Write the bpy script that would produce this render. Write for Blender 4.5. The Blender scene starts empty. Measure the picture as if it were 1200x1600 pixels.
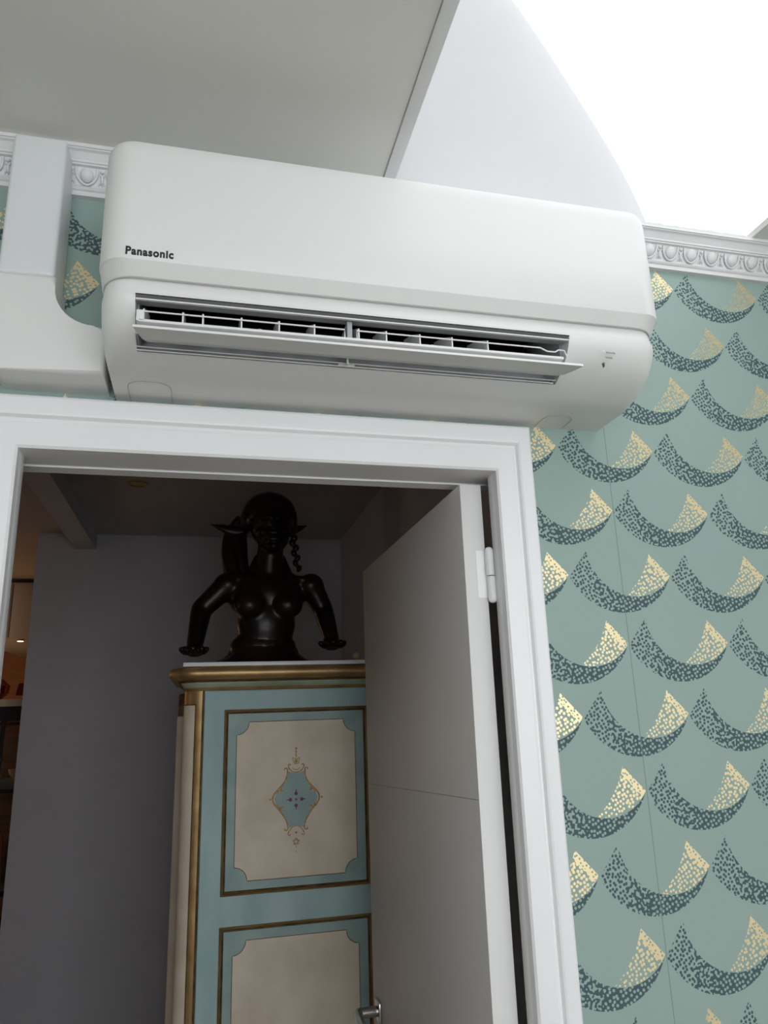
import bpy, bmesh, math, random
from mathutils import Vector, Matrix
random.seed(7)
SC = bpy.context.scene
COL = SC.collection
PI = math.pi

# ------------------------------------------------------------ camera
YAW, PITCH, ROLL, FPX = 0.24638, 0.26814, -0.03310, 1140.24
cf = Vector((math.sin(YAW)*math.cos(PITCH), math.cos(YAW)*math.cos(PITCH), math.sin(PITCH)))
cr = Vector((math.cos(YAW), -math.sin(YAW), 0))
cu = cr.cross(cf)
r2 = cr*math.cos(ROLL)+cu*math.sin(ROLL)
u2 = -cr*math.sin(ROLL)+cu*math.cos(ROLL)
cam_d = bpy.data.cameras.new('camera')
cam_d.sensor_fit = 'VERTICAL'; cam_d.sensor_height = 36; cam_d.lens = FPX/1600*36
cam_d.clip_start = 0.02
cam = bpy.data.objects.new('camera', cam_d); COL.objects.link(cam)
m = Matrix((r2, u2, -cf)).transposed().to_4x4(); m.translation = Vector((0, -1.02, 1.69))
cam.matrix_world = m
SC.camera = cam

# ------------------------------------------------------------ sky, daylight portals, exposure
wd = bpy.data.worlds.new('overcast_sky'); SC.world = wd; wd.use_nodes = True
bg = wd.node_tree.nodes['Background']
bg.inputs[0].default_value = (0.945, 0.975, 1.0, 1); bg.inputs[1].default_value = 1.0
SC.view_settings.view_transform = 'Standard'; SC.view_settings.look = 'None'
SC.view_settings.gamma = 1; SC.view_settings.use_curve_mapping = False
SC.view_settings.exposure = 2.30

def portal(loc, rot, sx, sy):
    l = bpy.data.lights.new('daylight_portal', 'AREA'); l.shape = 'RECTANGLE'; l.size = sx; l.size_y = sy
    l.cycles.is_portal = True
    o = bpy.data.objects.new('daylight_portal', l); COL.objects.link(o); o.location = loc; o.rotation_euler = rot
portal((0.62, -1.17, 2.55), (0, 0, 0), 0.70, 2.30)                 # under the rooflight, facing down
portal((.60, -3.37, 1.64), (PI/2, 0, 0), 3.2, 1.68)                  # in the added window behind the camera

def lamp(name, kind, loc, energy, color, size=0.05, rot=(0, 0, 0), spot=None):
    l = bpy.data.lights.new(name, kind); l.energy = energy; l.color = color
    if kind == 'SPOT': l.spot_size = spot or 1.6; l.spot_blend = 0.8
    l.shadow_soft_size = size
    o = bpy.data.objects.new(name, l); COL.objects.link(o); o.location = loc; o.rotation_euler = rot
    return o
WARM = (1.0, 0.55, 0.25)
lamp('kitchen_lamp', 'POINT', (-1.75, 3.35, 1.9), 0.95, WARM, 0.08)
lamp('kitchen_lamp', 'POINT', (-1.45, 3.9, 1.25), 0.60, WARM, 0.06)
lamp('hall_fill_light', 'POINT', (-2.2, 1.2, 1.7), 0.40, (1.0, .72, .58), 0.12)  # unseen fill light added to warm and lift the hall

# ------------------------------------------------------------ node helpers
class E:
    """tiny expression wrapper around shader math nodes"""
    nt = None
    def __init__(s, v): s.v = v
    @staticmethod
    def op(o, *a):
        n = E.nt.nodes.new('ShaderNodeMath'); n.operation = o
        for i, x in enumerate(a):
            x = x.v if isinstance(x, E) else x
            if isinstance(x, (int, float)): n.inputs[i].default_value = x
            else: E.nt.links.new(x, n.inputs[i])
        return E(n.outputs[0])
    def __add__(s, o): return E.op('ADD', s, o)
    __radd__ = __add__
    def __sub__(s, o): return E.op('SUBTRACT', s, o)
    def __rsub__(s, o): return E.op('SUBTRACT', o, s)
    def __mul__(s, o): return E.op('MULTIPLY', s, o)
    __rmul__ = __mul__
    def __truediv__(s, o): return E.op('DIVIDE', s, o)
    def __gt__(s, o): return E.op('GREATER_THAN', s, o)
    def __lt__(s, o): return E.op('LESS_THAN', s, o)
    def floor(s): return E.op('FLOOR', s)
    def abs(s): return E.op('ABSOLUTE', s)
    def clamp(s): return E.op('MINIMUM', E.op('MAXIMUM', s, 0.0), 1.0)
    def mod(s, o): return E.op('FLOORED_MODULO', s, o)

def new_mat(name):
    m = bpy.data.materials.new(name); m.use_nodes = True
    nt = m.node_tree; b = nt.nodes['Principled BSDF']
    return m, nt, b

def paint(name, col, rough=0.5, metal=0.0, var=0.04, scale=6.0, bump=0.0, bscale=120.0, col2=None, coat=0.0, stretch=None):
    """procedural paint / plastic / metal: colour drifts a little with noise; optional fine relief"""
    m, nt, b = new_mat(name)
    b.inputs['Roughness'].default_value = rough; b.inputs['Metallic'].default_value = metal
    b.inputs['Coat Weight'].default_value = coat
    tc = nt.nodes.new('ShaderNodeTexCoord'); mp = nt.nodes.new('ShaderNodeMapping')
    nt.links.new(tc.outputs['Object'], mp.inputs[0])
    if stretch: mp.inputs['Scale'].default_value = stretch
    n = nt.nodes.new('ShaderNodeTexNoise'); n.inputs['Scale'].default_value = scale; n.inputs['Detail'].default_value = 5
    nt.links.new(mp.outputs[0], n.inputs['Vector'])
    r = nt.nodes.new('ShaderNodeValToRGB')
    c2 = col2 or tuple(max(0, c*(1-var*2)) for c in col)
    r.color_ramp.elements[0].position = 0.33; r.color_ramp.elements[1].position = 0.62
    r.color_ramp.elements[0].color = (*c2, 1); r.color_ramp.elements[1].color = (*col, 1)
    nt.links.new(n.outputs['Fac'], r.inputs[0]); nt.links.new(r.outputs[0], b.inputs['Base Color'])
    if bump:
        n2 = nt.nodes.new('ShaderNodeTexNoise'); n2.inputs['Scale'].default_value = bscale
        nt.links.new(tc.outputs['Object'], n2.inputs['Vector'])
        bp = nt.nodes.new('ShaderNodeBump'); bp.inputs['Strength'].default_value = bump; bp.inputs['Distance'].default_value = 0.002
        nt.links.new(n2.outputs['Fac'], bp.inputs['Height']); nt.links.new(bp.outputs[0], b.inputs['Normal'])
    return m

def glow(name, col, s):
    m, nt, b = new_mat(name)
    b.inputs['Base Color'].default_value = (*col, 1)
    b.inputs['Emission Color'].default_value = (*col, 1); b.inputs['Emission Strength'].default_value = s
    return m

def glass(name, tint=(0.97, 0.98, 0.98), gl=0.06):
    m, nt, b = new_mat(name); nt.nodes.remove(b)
    t = nt.nodes.new('ShaderNodeBsdfTransparent'); t.inputs[0].default_value = (*tint, 1)
    g = nt.nodes.new('ShaderNodeBsdfGlossy'); g.inputs['Roughness'].default_value = 0.05
    x = nt.nodes.new('ShaderNodeMixShader'); x.inputs[0].default_value = gl
    nt.links.new(t.outputs[0], x.inputs[1]); nt.links.new(g.outputs[0], x.inputs[2])
    nt.links.new(x.outputs[0], nt.nodes['Material Output'].inputs[0])
    return m

def wallpaper():
    m, nt, b = new_mat('scallop_wallpaper'); E.nt = nt
    A, B, OX, OZ = 0.178812, 0.106823, 0.60528, 2.03012
    tc = nt.nodes.new('ShaderNodeTexCoord'); sp = nt.nodes.new('ShaderNodeSeparateXYZ')
    nt.links.new(tc.outputs['Object'], sp.inputs[0])
    x, z = E(sp.outputs[0]), E(sp.outputs[2])
    v = (OZ - z)/B
    row = (v + 0.05).floor()
    dz = (v - row)*B
    u = (x - OX)/A - row*0.5
    dx = (u - (u + 0.80).floor())*A
    def dist(cx, cz):
        a = dx - cx; c = dz - cz
        return E.op('SQRT', a*a + c*c)
    inC1 = dist(-.056, -.002) < .0968
    d2 = dist(-.031, -.011)
    outC2 = d2 > .0805
    outC3 = dist(-.134, -.047) > .142
    left = ((dx + .1435)*.039 + (dz - .038)*.031) > 0.0
    gd = (dz - dx*1.065)*0.6845                       # distance from the gold tip's slanting edge
    # dots
    vec = nt.nodes.new('ShaderNodeCombineXYZ'); nt.links.new((x*.89 + z*.456).v, vec.inputs[0]); nt.links.new((z*.89 - x*.456).v, vec.inputs[1])
    def vor(scale, rnd):
        n = nt.nodes.new('ShaderNodeTexVoronoi'); n.voronoi_dimensions = '2D'
        n.inputs['Scale'].default_value = scale; n.inputs['Randomness'].default_value = rnd
        nt.links.new(vec.outputs[0], n.inputs['Vector']); return E(n.outputs['Distance'])
    ns = nt.nodes.new('ShaderNodeTexNoise'); ns.noise_dimensions = '2D'; ns.inputs['Scale'].default_value = 215; ns.inputs['Detail'].default_value = 0
    nt.links.new(vec.outputs[0], ns.inputs['Vector'])
    worm = (E(ns.outputs['Fac']) - 0.47)*5.0
    vd = vor(178, 0.6); vL = vor(160, 0.5); vg = vor(172, 0.6)
    t = (dx + .143)/.177 + (dz - .04)*2.0
    t = (dx + .143)/.177
    w0 = 1.0 - ((t - 0.20)/0.10).clamp()
    w2 = ((t - 0.34)/0.12).clamp()
    w1 = (1.0 - w0)*(1.0 - w2)
    endw = 1.0 - ((t - 0.80)/0.2).clamp()*0.45
    darkv = (0.36 - vd)*w0 + worm*0.5*w1 + (vL - 0.32*endw)*w2
    dark = (darkv > 0.0)*inC1*outC2*left*(dz > -0.004)
    g0 = 1.0 - ((gd - .007)/.004).clamp()
    fade = ((gd - .012)/.045).clamp()
    goldv = (vg - 0.26)*g0 + (0.40 - vg - fade*0.10)*(1.0 - g0)
    gold = (goldv > 0.0)*(1.0 - outC2)*outC3*(gd > 0.0)*inC1*(d2 < .0795)
    seam = ((x - 0.6405 + 0.265).mod(0.53) - 0.265).abs() < 0.0006
    # colours
    big = nt.nodes.new('ShaderNodeTexNoise'); big.inputs['Scale'].default_value = 3.0
    nt.links.new(tc.outputs['Object'], big.inputs['Vector'])
    base = nt.nodes.new('ShaderNodeValToRGB')
    base.color_ramp.elements[0].color = (.285, .385, .350, 1); base.color_ramp.elements[1].color = (.320, .425, .385, 1)
    nt.links.new(big.outputs['Fac'], base.inputs[0])
    def mix(fac, a, c):
        n = nt.nodes.new('ShaderNodeMix'); n.data_type = 'RGBA'
        nt.links.new(fac.v, n.inputs[0])
        nt.links.new(a, n.inputs[6]); n.inputs[7].default_value = (*c, 1); return n.outputs[2]
    c = mix(dark, base.outputs[0], (.050, .095, .105))
    c = mix(gold, c, (.88, .74, .44))
    c = mix(seam, c, (.17, .24, .22))
    nt.links.new(c, b.inputs['Base Color'])
    nt.links.new((gold*0.75).v, b.inputs['Metallic'])
    nt.links.new((0.62 - gold*0.22).v, b.inputs['Roughness'])
    return m

M = {}
M['paper'] = wallpaper()
M['white'] = paint('white_gloss_paint', (.88, .88, .885), .35, var=.01, bump=.05, bscale=60)
M['plaster'] = paint('white_plaster', (.74, .74, .73), .9, var=.015, bump=.05, bscale=30)
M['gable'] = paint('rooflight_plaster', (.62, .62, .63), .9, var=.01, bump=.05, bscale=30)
M['cornice'] = paint('painted_plaster', (.78, .78, .78), .55, var=.02, bump=.05, bscale=220)
M['ceil'] = paint('matt_ceiling_paint', (.80, .785, .75), .95, var=.01, scale=2)
M['ac'] = paint('white_plastic', (.80, .80, .785), .38, var=.005)
M['ac_in'] = paint('grey_plastic', (.42, .43, .44), .45, var=.02)
M['black'] = paint('black_plastic', (.006, .006, .007), .5, var=.02)
M['print'] = paint('dark_print', (.02, .02, .03), .5, var=.0)
M['printg'] = paint('grey_print', (.12, .12, .12), .5, var=.0)
M['duct'] = paint('white_pvc', (.76, .775, .79), .35, var=.005)
M['duct2'] = paint('off_white_pvc', (.79, .79, .775), .4, var=.005)
M['floor'] = paint('oak_boards', (.20, .13, .08), .5, var=.15, scale=4, stretch=(1, 12, 1))
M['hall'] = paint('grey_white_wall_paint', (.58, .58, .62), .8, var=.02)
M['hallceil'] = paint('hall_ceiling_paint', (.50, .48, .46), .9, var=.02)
M['doorp'] = paint('door_paint', (.74, .73, .72), .45, var=.015, scale=3, bump=.05, bscale=40)
M['teal'] = paint('antiqued_teal_paint', (.50, .68, .69), .55, scale=9, col2=(.39, .57, .58), bump=.1, stretch=(1, 1, .35))
M['teal2'] = paint('antiqued_green_paint', (.42, .56, .53), .55, scale=14, col2=(.31, .45, .45), bump=.1)
M['cream'] = paint('antiqued_cream_paint', (.91, .80, .65), .55, scale=10, col2=(.80, .68, .53), bump=.1)
M['palegreen'] = paint('pale_green_paint', (.46, .50, .36), .55, scale=12, col2=(.33, .37, .26))
M['gold'] = paint('aged_gilding', (.52, .34, .15), .42, metal=.6, scale=14, col2=(.33, .20, .08), bump=.1)
M['golddark'] = paint('dark_gilding', (.22, .14, .06), .5, metal=.4, scale=30, col2=(.10, .06, .03))
M['goldpaint'] = paint('ochre_gold_paint', (.72, .48, .20), .5, scale=200, col2=(.35, .20, .08))
M['plum'] = paint('plum_paint', (.22, .07, .10), .6)
M['bronze'] = paint('dark_bronze', (.022, .010, .006), .34, metal=.35, scale=10, col2=(.005, .0035, .003))
M['chrome'] = paint('brushed_chrome', (.62, .62, .63), .22, metal=1.0, var=.01)
M['brass'] = paint('brass', (.55, .36, .12), .3, metal=1.0)
M['wood'] = paint('warm_wood', (.42, .20, .09), .5, var=.15, scale=5, stretch=(1, 1, 8))
M['woodball'] = paint('turned_wood', (.62, .42, .28), .5, var=.1, scale=30)
M['steel'] = paint('black_steel', (.012, .014, .02), .4, var=.02)
M['red'] = paint('red_fabric', (.20, .02, .015), .8)
M['navy'] = paint('dark_blue_upholstery', (.010, .018, .03), .8)
M['greyblue'] = paint('grey_lacquer', (.25, .26, .30), .5)
M['glass'] = glass('clear_glass')
M['dimglass'] = glass('dimming_glass', (.34, .34, .34), .05)  # grey tint added to cut the sky light coming through the rooflight
M['dglass'] = glass('display_glass', (.9, .92, .92), .08)
M['warm'] = glow('warm_lamp', (1.0, .62, .28), 1.2)
M['warm2'] = glow('warm_reflector', (1.0, .8, .5), 5.0)
M['dimled'] = paint('pale_indicator', (.95, .95, .95), .3, var=0)
M['bottle'] = paint('dark_bottle_glass', (.03, .018, .02), .12, var=.1)
M['copper'] = paint('copper', (.75, .28, .12), .25, metal=1.0)

# ------------------------------------------------------------ mesh helpers
def link(name, bm, mat, parent=None, smooth=None):
    me = bpy.data.meshes.new(name); bmesh.ops.recalc_face_normals(bm, faces=bm.faces[:]) if smooth != 'keep' else None
    bm.to_mesh(me); bm.free()
    o = bpy.data.objects.new(name, me); COL.objects.link(o)
    if mat: me.materials.append(mat)
    if parent: o.parent = parent
    if smooth in (None, True, 'keep'):
        me.polygons.foreach_set('use_smooth', [True]*len(me.polygons))
        try: me.set_sharp_from_angle(angle=math.radians(32 if smooth is None else 80))
        except Exception: pass
    return o
def box(bm, x0, x1, y0, y1, z0, z1, bev=0, seg=2):
    t = bmesh.new()
    bmesh.ops.create_cube(t, size=1)
    for v in t.verts:
        v.co = Vector((x0+(v.co.x+.5)*(x1-x0), y0+(v.co.y+.5)*(y1-y0), z0+(v.co.z+.5)*(z1-z0)))
    if bev: bmesh.ops.bevel(t, geom=t.edges[:], offset=bev, segments=seg, affect='EDGES', profile=.5)
    merge(bm, t)
    return bm
def merge(bm, t, M4=None):
    if M4 is not None: bmesh.ops.transform(t, matrix=M4, verts=t.verts[:])
    mp = {}
    for v in t.verts: mp[v] = bm.verts.new(v.co)
    for f in t.faces:
        try: bm.faces.new([mp[v] for v in f.verts])
        except ValueError: pass
    t.free()
def boxobj(name, mat, dims, parent=None, bev=.002, seg=2):
    return link(name, box(bmesh.new(), *dims, bev=bev, seg=seg), mat, parent)
def rings(bm, rs, cap0=True, cap1=True, closed=True):
    vs = [[bm.verts.new(p) for p in r] for r in rs]
    n = len(rs[0])
    for a, b in zip(vs[:-1], vs[1:]):
        for i in range(n if closed else n-1):
            j = (i+1) % n
            bm.faces.new((a[i], a[j], b[j], b[i]))
    if cap0: bm.faces.new(vs[0][::-1])
    if cap1: bm.faces.new(vs[-1])
    return bm
def ellipsoid(bm, c, r, seg=20, ring=12, rot=None):
    t = bmesh.new(); bmesh.ops.create_uvsphere(t, u_segments=seg, v_segments=ring, radius=1)
    mm = Matrix.Translation(c) @ (rot.to_4x4() if rot else Matrix()) @ Matrix.Diagonal((*r, 1))
    merge(bm, t, mm); return bm
def tube(bm, pts, rad, seg=8, caps=True, flat=None):
    pts = [Vector(p) for p in pts]; n = len(pts)
    rad = rad if isinstance(rad, (list, tuple)) else [rad]*n
    rs = []; up = None
    for i, p in enumerate(pts):
        d = (pts[min(i+1, n-1)] - pts[max(i-1, 0)]).normalized()
        if up is None:
            up = Vector((0, 1, 0)) if abs(d.y) < .9 else Vector((1, 0, 0))
        s = d.cross(up).normalized(); up = s.cross(d).normalized()
        rs.append([p + (s*math.cos(a) + up*math.sin(a)*(flat or 1))*rad[i] for a in [2*PI*k/seg for k in range(seg)]])
    return rings(bm, rs, caps, caps)
def capsule(bm, a, b, ra, rb, seg=16):
    a, b = Vector(a), Vector(b)
    pts, rr = [], []
    d = (b-a).normalized()
    for k in range(5):
        q = -PI/2 + k*PI/8
        pts.append(a + d*ra*math.sin(q)); rr.append(max(ra*math.cos(q), 1e-4))
    for k in range(5):
        q = k*PI/8
        pts.append(b + d*rb*math.sin(q)); rr.append(max(rb*math.cos(q), 1e-4))
    return tube(bm, pts, rr, seg)
def extrude_x(bm, prof, x0, x1):
    """prof: list of (y,z) closed polygon"""
    return rings(bm, [[Vector((x0, y, z)) for y, z in prof], [Vector((x1, y, z)) for y, z in prof]])
def prism_y(bm, prof, y0, y1):
    return rings(bm, [[Vector((x, y0, z)) for x, z in prof], [Vector((x, y1, z)) for x, z in prof]])
def spline(pts, n=8, closed=False):
    P = [Vector(p) for p in pts]; out = []; N = len(P)
    rng = range(N if closed else N-1)
    for i in rng:
        g = (lambda k: P[k % N]) if closed else (lambda k: P[max(0, min(N-1, k))])
        a, b, c, d = g(i-1), g(i), g(i+1), g(i+2)
        for k in range(n):
            t = k/n
            out.append(.5*((2*b)+(c-a)*t+(2*a-5*b+4*c-d)*t*t+(3*b-a-3*c+d)*t**3))
    if not closed: out.append(P[-1])
    return out
def empty(name, loc, label=None, cat=None, group=None, kind=None):
    o = bpy.data.objects.new(name, None); COL.objects.link(o); o.location = loc; o.empty_display_size = .05
    if label: o['label'] = label
    if cat: o['category'] = cat
    if group: o['group'] = group
    if kind: o['kind'] = kind
    return o
def tag(o, label=None, cat=None, group=None, kind=None):
    for k, v in (('label', label), ('category', cat), ('group', group), ('kind', kind)):
        if v: o[k] = v
    return o
def under(root, *objs):
    """parent world-space meshes to an empty without moving them"""
    bpy.context.view_layer.update()
    for o in objs:
        o.parent = root; o.matrix_parent_inverse = Matrix.Translation(-Vector(root.location))
def structure(o, label=None, cat=None):
    return tag(o, label, cat, kind='structure')

# ------------------------------------------------------------ room shell
ZC = 2.521
XL, XR, YF = -1.7, 2.3, -3.4
SKX0, SKX1, SKY0 = .277, .969, -2.33
bm = bmesh.new()     # papered wall around the doorway
box(bm, XL, -.29, 0, .09, 0, ZC); box(bm, .475, XR, 0, .09, 0, ZC); box(bm, -.29, .475, 0, .09, 2.085, ZC)
structure(link('wall_back', bm, M['paper'], smooth=False), 'wall with green scallop wallpaper in dark teal and gold dots', 'wall')
bm = bmesh.new()
box(bm, XL, SKX0-.02, YF, -.0, ZC, ZC+.12); box(bm, SKX1, XR, YF, 0, ZC, ZC+.012)
box(bm, SKX0-.02, SKX1, YF, SKY0, ZC, ZC+.12)
structure(link('ceiling', bm, M['ceil'], smooth=False), 'plain grey-white ceiling beside the rooflight', 'ceiling')
structure(boxobj('wall_left', M['plaster'], (XL-.1, XL, YF, .09, 0, ZC), bev=0), 'plain wall left of the room, out of view', 'wall')
structure(boxobj('wall_right', M['plaster'], (XR, XR+.1, YF, .09, 0, ZC), bev=0), 'plain wall right of the room, out of view', 'wall')
bm = bmesh.new()
box(bm, XL, -1.0, YF-.1, YF, 0, ZC); box(bm, 2.2, XR, YF-.1, YF, 0, ZC); box(bm, -1.0, 2.2, YF-.1, YF, 2.48, ZC); box(bm, -1.0, 2.2, YF-.1, YF, 0, .8)
structure(link('wall_front', bm, M['plaster'], smooth=False), 'wall behind the camera, with an added window for front daylight', 'wall')
w = structure(empty('window_1', (.60, YF-.05, .8)), 'unseen wide window behind the camera, added for front daylight', 'window')  # unseen opening, sized and placed to bring in light from the front
fr = bmesh.new()
for x in (-1.0, .05, 1.10, 2.15): box(fr, x, x+.05, YF-.08, YF-.02, .8, 2.48)
box(fr, -.95, 2.15, YF-.08, YF-.02, .8, .85); box(fr, -.95, 2.15, YF-.08, YF-.02, 2.43, 2.48)
fo = link('window_frame', fr, M['white'], smooth=False)
panes = [boxobj('pane', M['glass'], (a, a+1.0, YF-.052, YF-.048, .85, 2.43), bev=0) for a in (-.95, .10, 1.15)]
under(w, fo, *panes)
structure(boxobj('floor', M['floor'], (XL, XR, YF, .09, -.1, 0), bev=0), 'wooden floor of the room', 'floor')

# rooflight: left curb wall, curved gable wall, bent glazing
curve = [(.10, 3.46), (.272, 3.42), (.40, 3.33), (.52, 3.22), (.59, 3.13), (.636, 3.055), (.683, 2.968), (.752, 2.835), (.805, 2.72), (.838, 2.62), (.850, 2.54), (.852, 2.46)]
cv = [Vector((x, 0, z)) for x, z in curve]
cv = spline(cv, 4)
def off(k):
    out = []
    for i, p in enumerate(cv):
        d = (cv[min(i+1, len(cv)-1)]-cv[max(i-1, 0)]).normalized(); n = Vector((-d.z, 0, d.x))
        if n.x < 0 and n.z < 0: n = -n
        if n.x < -1e-6: n = -n
        out.append(p + n*k)
    return out
rw = bmesh.new(); rr = []
core = [Vector((.2, 0, p.z if False else 2.50 + (p.z-2.46)*.2)) for p in cv]
rr.append([c.lerp(p, .0) for c, p in zip(core, off(-.22))])
for k, y in ((-.22, 0), (-.17, .002), (-.125, .008), (-.085, .018), (-.050, .033), (-.020, .053), (.004, .077), (.020, .105), (.028, .14)):  # edge rolled back so its shading imitates the soft glare of the sky
    rr.append([p + Vector((0, y, 0)) for p in off(k)])
rings(rw, rr, False, False, closed=False)
structure(link('wall_upper', rw, M['gable'], smooth=True), 'white plaster gable wall under the rooflight, edge rolled back to brighten softly', 'wall')
sk = structure(empty('window_2', (SKX0, -1.2, ZC+.0)), 'bright curved rooflight over the right of the room', 'window')
curb = boxobj('curb', M['plaster'], (SKX0-.02, SKX0, SKY0, .11, ZC+.12, 3.52), bev=0)
bm = bmesh.new(); g = off(.115)
g = [Vector((min(p.x, SKX1+.02), 0, max(p.z, ZC+.013))) for p in g]
yy0, yy1 = -2.35, .142
rings(bm, [[p+Vector((0, yy1, 0)) for p in g], [p+Vector((0, yy0, 0)) for p in g]], False, False, closed=False)
gl = link('glazing', bm, M['dimglass'], smooth=True)
bm = bmesh.new(); rings(bm, [[p+Vector((0, .142, 0)) for p in off(-.02)], [p+Vector((0, .142, 0)) for p in g]], False, False, closed=False)
ge = link('end_glazing', bm, M['dimglass'], smooth=False)
fw = boxobj('end_board', M['plaster'], (SKX0, SKX1+.02, SKY0-.03, SKY0-.01, ZC+.12, 3.5), bev=0)
under(sk, curb, gl, ge, fw)
# edge strips of the ceiling opening
structure(boxobj('trim_3', M['white'], (SKX0-.019, SKX0, SKY0, -.03, ZC-.004, ZC+.10), bev=.001), 'painted strip along the edge of the ceiling opening', 'trim')

# cornice
prof = [(0, 2.457), (-.009, 2.457), (-.0095, 2.464), (-.0125, 2.4655), (-.0145, 2.468), (-.0130, 2.4705), (-.0125, 2.4725),
        (-.0235, 2.4960), (-.0285, 2.4965), (-.0285, 2.4990), (-.0310, 2.4995), (-.0310, 2.5030), (-.0325, 2.5045),
        (-.0345, 2.5080), (-.0380, 2.5115), (-.0425, 2.5132), (-.0425, 2.5145), (-.0450, 2.5150), (-.0450, ZC-.0002), (0, ZC-.0002)]
cor = structure(empty('trim_1', (0, 0, 2.457)), 'white plaster cornice with egg and dart moulding along the wall top', 'cornice')
run = link('moulding', extrude_x(bmesh.new(), prof, XL, XR), M['cornice'])
run.data.set_sharp_from_angle(angle=math.radians(20))
under(cor, run)
ax_w = Vector((0, -.0110, .0235)).normalized(); ax_n = Vector((0, -.0235, -.0110)).normalized()
fr3 = Matrix((Vector((1, 0, 0)), ax_n, ax_w)).transposed()
eb = bmesh.new()
ellipsoid(eb, (0, .0008, .0015), (.0098, .0062, .0112), 14, 8)
U = [(-.0150, .001, .0125), (-.0148, .002, .004), (-.0120, .0025, -.004), (-.0065, .0025, -.0100), (0, .0025, -.0125), (.0065, .0025, -.0100), (.0120, .0025, -.004), (.0148, .002, .004), (.0150, .001, .0125)]
tube(eb, spline(U, 3), .0019, 6)
bmesh.ops.transform(eb, matrix=fr3.to_4x4(), verts=eb.verts[:])
db = bmesh.new()
ellipsoid(db, (0, .001, .0085), (.0036, .0032, .0030), 8, 6)
ellipsoid(db, (-.0022, .001, .0035), (.0018, .0024, .0028), 6, 5); ellipsoid(db, (.0022, .001, .0035), (.0018, .0024, .0028), 6, 5)
tube(db, [(0, .0012, .003), (0, .0018, -.004), (0, .0008, -.0125)], [.0016, .0026, .0006], 6)
tube(db, [(0, .0005, -.002), (-.0035, .001, -.009), (-.005, .0005, -.0122)], [.001, .0014, .0004], 5)
tube(db, [(0, .0005, -.002), (.0035, .001, -.009), (.005, .0005, -.0122)], [.001, .0014, .0004], 5)
bmesh.ops.transform(db, matrix=fr3.to_4x4(), verts=db.verts[:])
egg0 = link('egg', eb, M['cornice'], smooth=True); dart0 = link('dart', db, M['cornice'], smooth=True)
cen = Vector((0, -.0180, 2.4843))
k0 = int((XL+.05-.764)/.0435); k1 = int((XR-.05-.764)/.0435)
first = True
for k in range(k0, k1):
    x = .764+.0435*k
    for proto, dx in ((egg0, 0), (dart0, .02175)):
        o = proto if first else proto.copy()
        if not first: COL.objects.link(o)
        o.parent = cor; o.location = Vector((x+dx, cen.y, cen.z)) - Vector(cor.location)
    first = False
# ragged plaster lip on top of the cornice under the rooflight
bm = bmesh.new(); a, b2 = [], []
x = .70
while x < .962:
    a.append((x, random.uniform(.0005, .0038))); x += random.uniform(.004, .012)
rs = []
for x, h in a: rs.append([Vector((x, -.0452, ZC-.001)), Vector((x, -.0452, ZC+h)), Vector((x, -.041, ZC+h*.7)), Vector((x, -.041, ZC-.001))])
rings(bm, rs)
under(cor, link('ragged_plaster_edge', bm, M['plaster'], smooth=False))

# ------------------------------------------------------------ door surround (architrave + lining)
IX0, IX1, IZ = -.25, .4365, 2.049
OXL, OXR, OZT = -.3135, .496, 2.1225
tr = structure(empty('trim_2', (.09, 0, 0)), 'white stepped door surround under the air conditioner', 'door frame')
def architrave():
    # closed profile (offset from inner edge outward, depth towards the room)
    pr = [(0, .004), (0, -.0105), (.003, -.0135), (.0285, -.0150), (.0315, -.0135), (.0345, -.0135), (.0375, -.0185), (.0405, -.0200), (.0575, -.0200), (.0605, -.0180), (.0605, .004)]
    sc = lambda o, tot: o*tot/.0605
    rs = []
    for cx, cz, sx, sz in ((IX0, 0, -1, 0), (IX0, IZ, -1, 1), (IX1, IZ, 1, 1), (IX1, 0, 1, 0)):
        r = []
        for o, d in pr:
            tx = (IX0-OXL) if cx == IX0 else (OXR-IX1)
            r.append(Vector((cx + sx*sc(o, tx), d, cz + sz*sc(o, OZT-IZ))))
        rs.append(r)
    return rings(bmesh.new(), rs)
arc = link('architrave', architrave(), M['white']); arc.data.set_sharp_from_angle(angle=math.radians(25))
bm = bmesh.new()
box(bm, -.29, IX0, .004, .030, 0, IZ+.03, .001); lj = link('left_lining', bm, M['white'])
bm = bmesh.new(); box(bm, IX1, .475, .004, .026, 0, IZ+.03, .001); rj = link('right_lining', bm, M['white'])
bm = bmesh.new(); extrude_x(bm, [(.004, IZ), (.060, IZ+.001), (.0605, IZ+.004), (.0640, IZ+.004), (.0645, IZ-.001), (.092, IZ-.001), (.092, IZ+.036), (.004, IZ+.036)], -.29, .475)
hl = link('head_lining', bm, M['white'], smooth=False)
under(tr, arc, lj, rj, hl)

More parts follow.
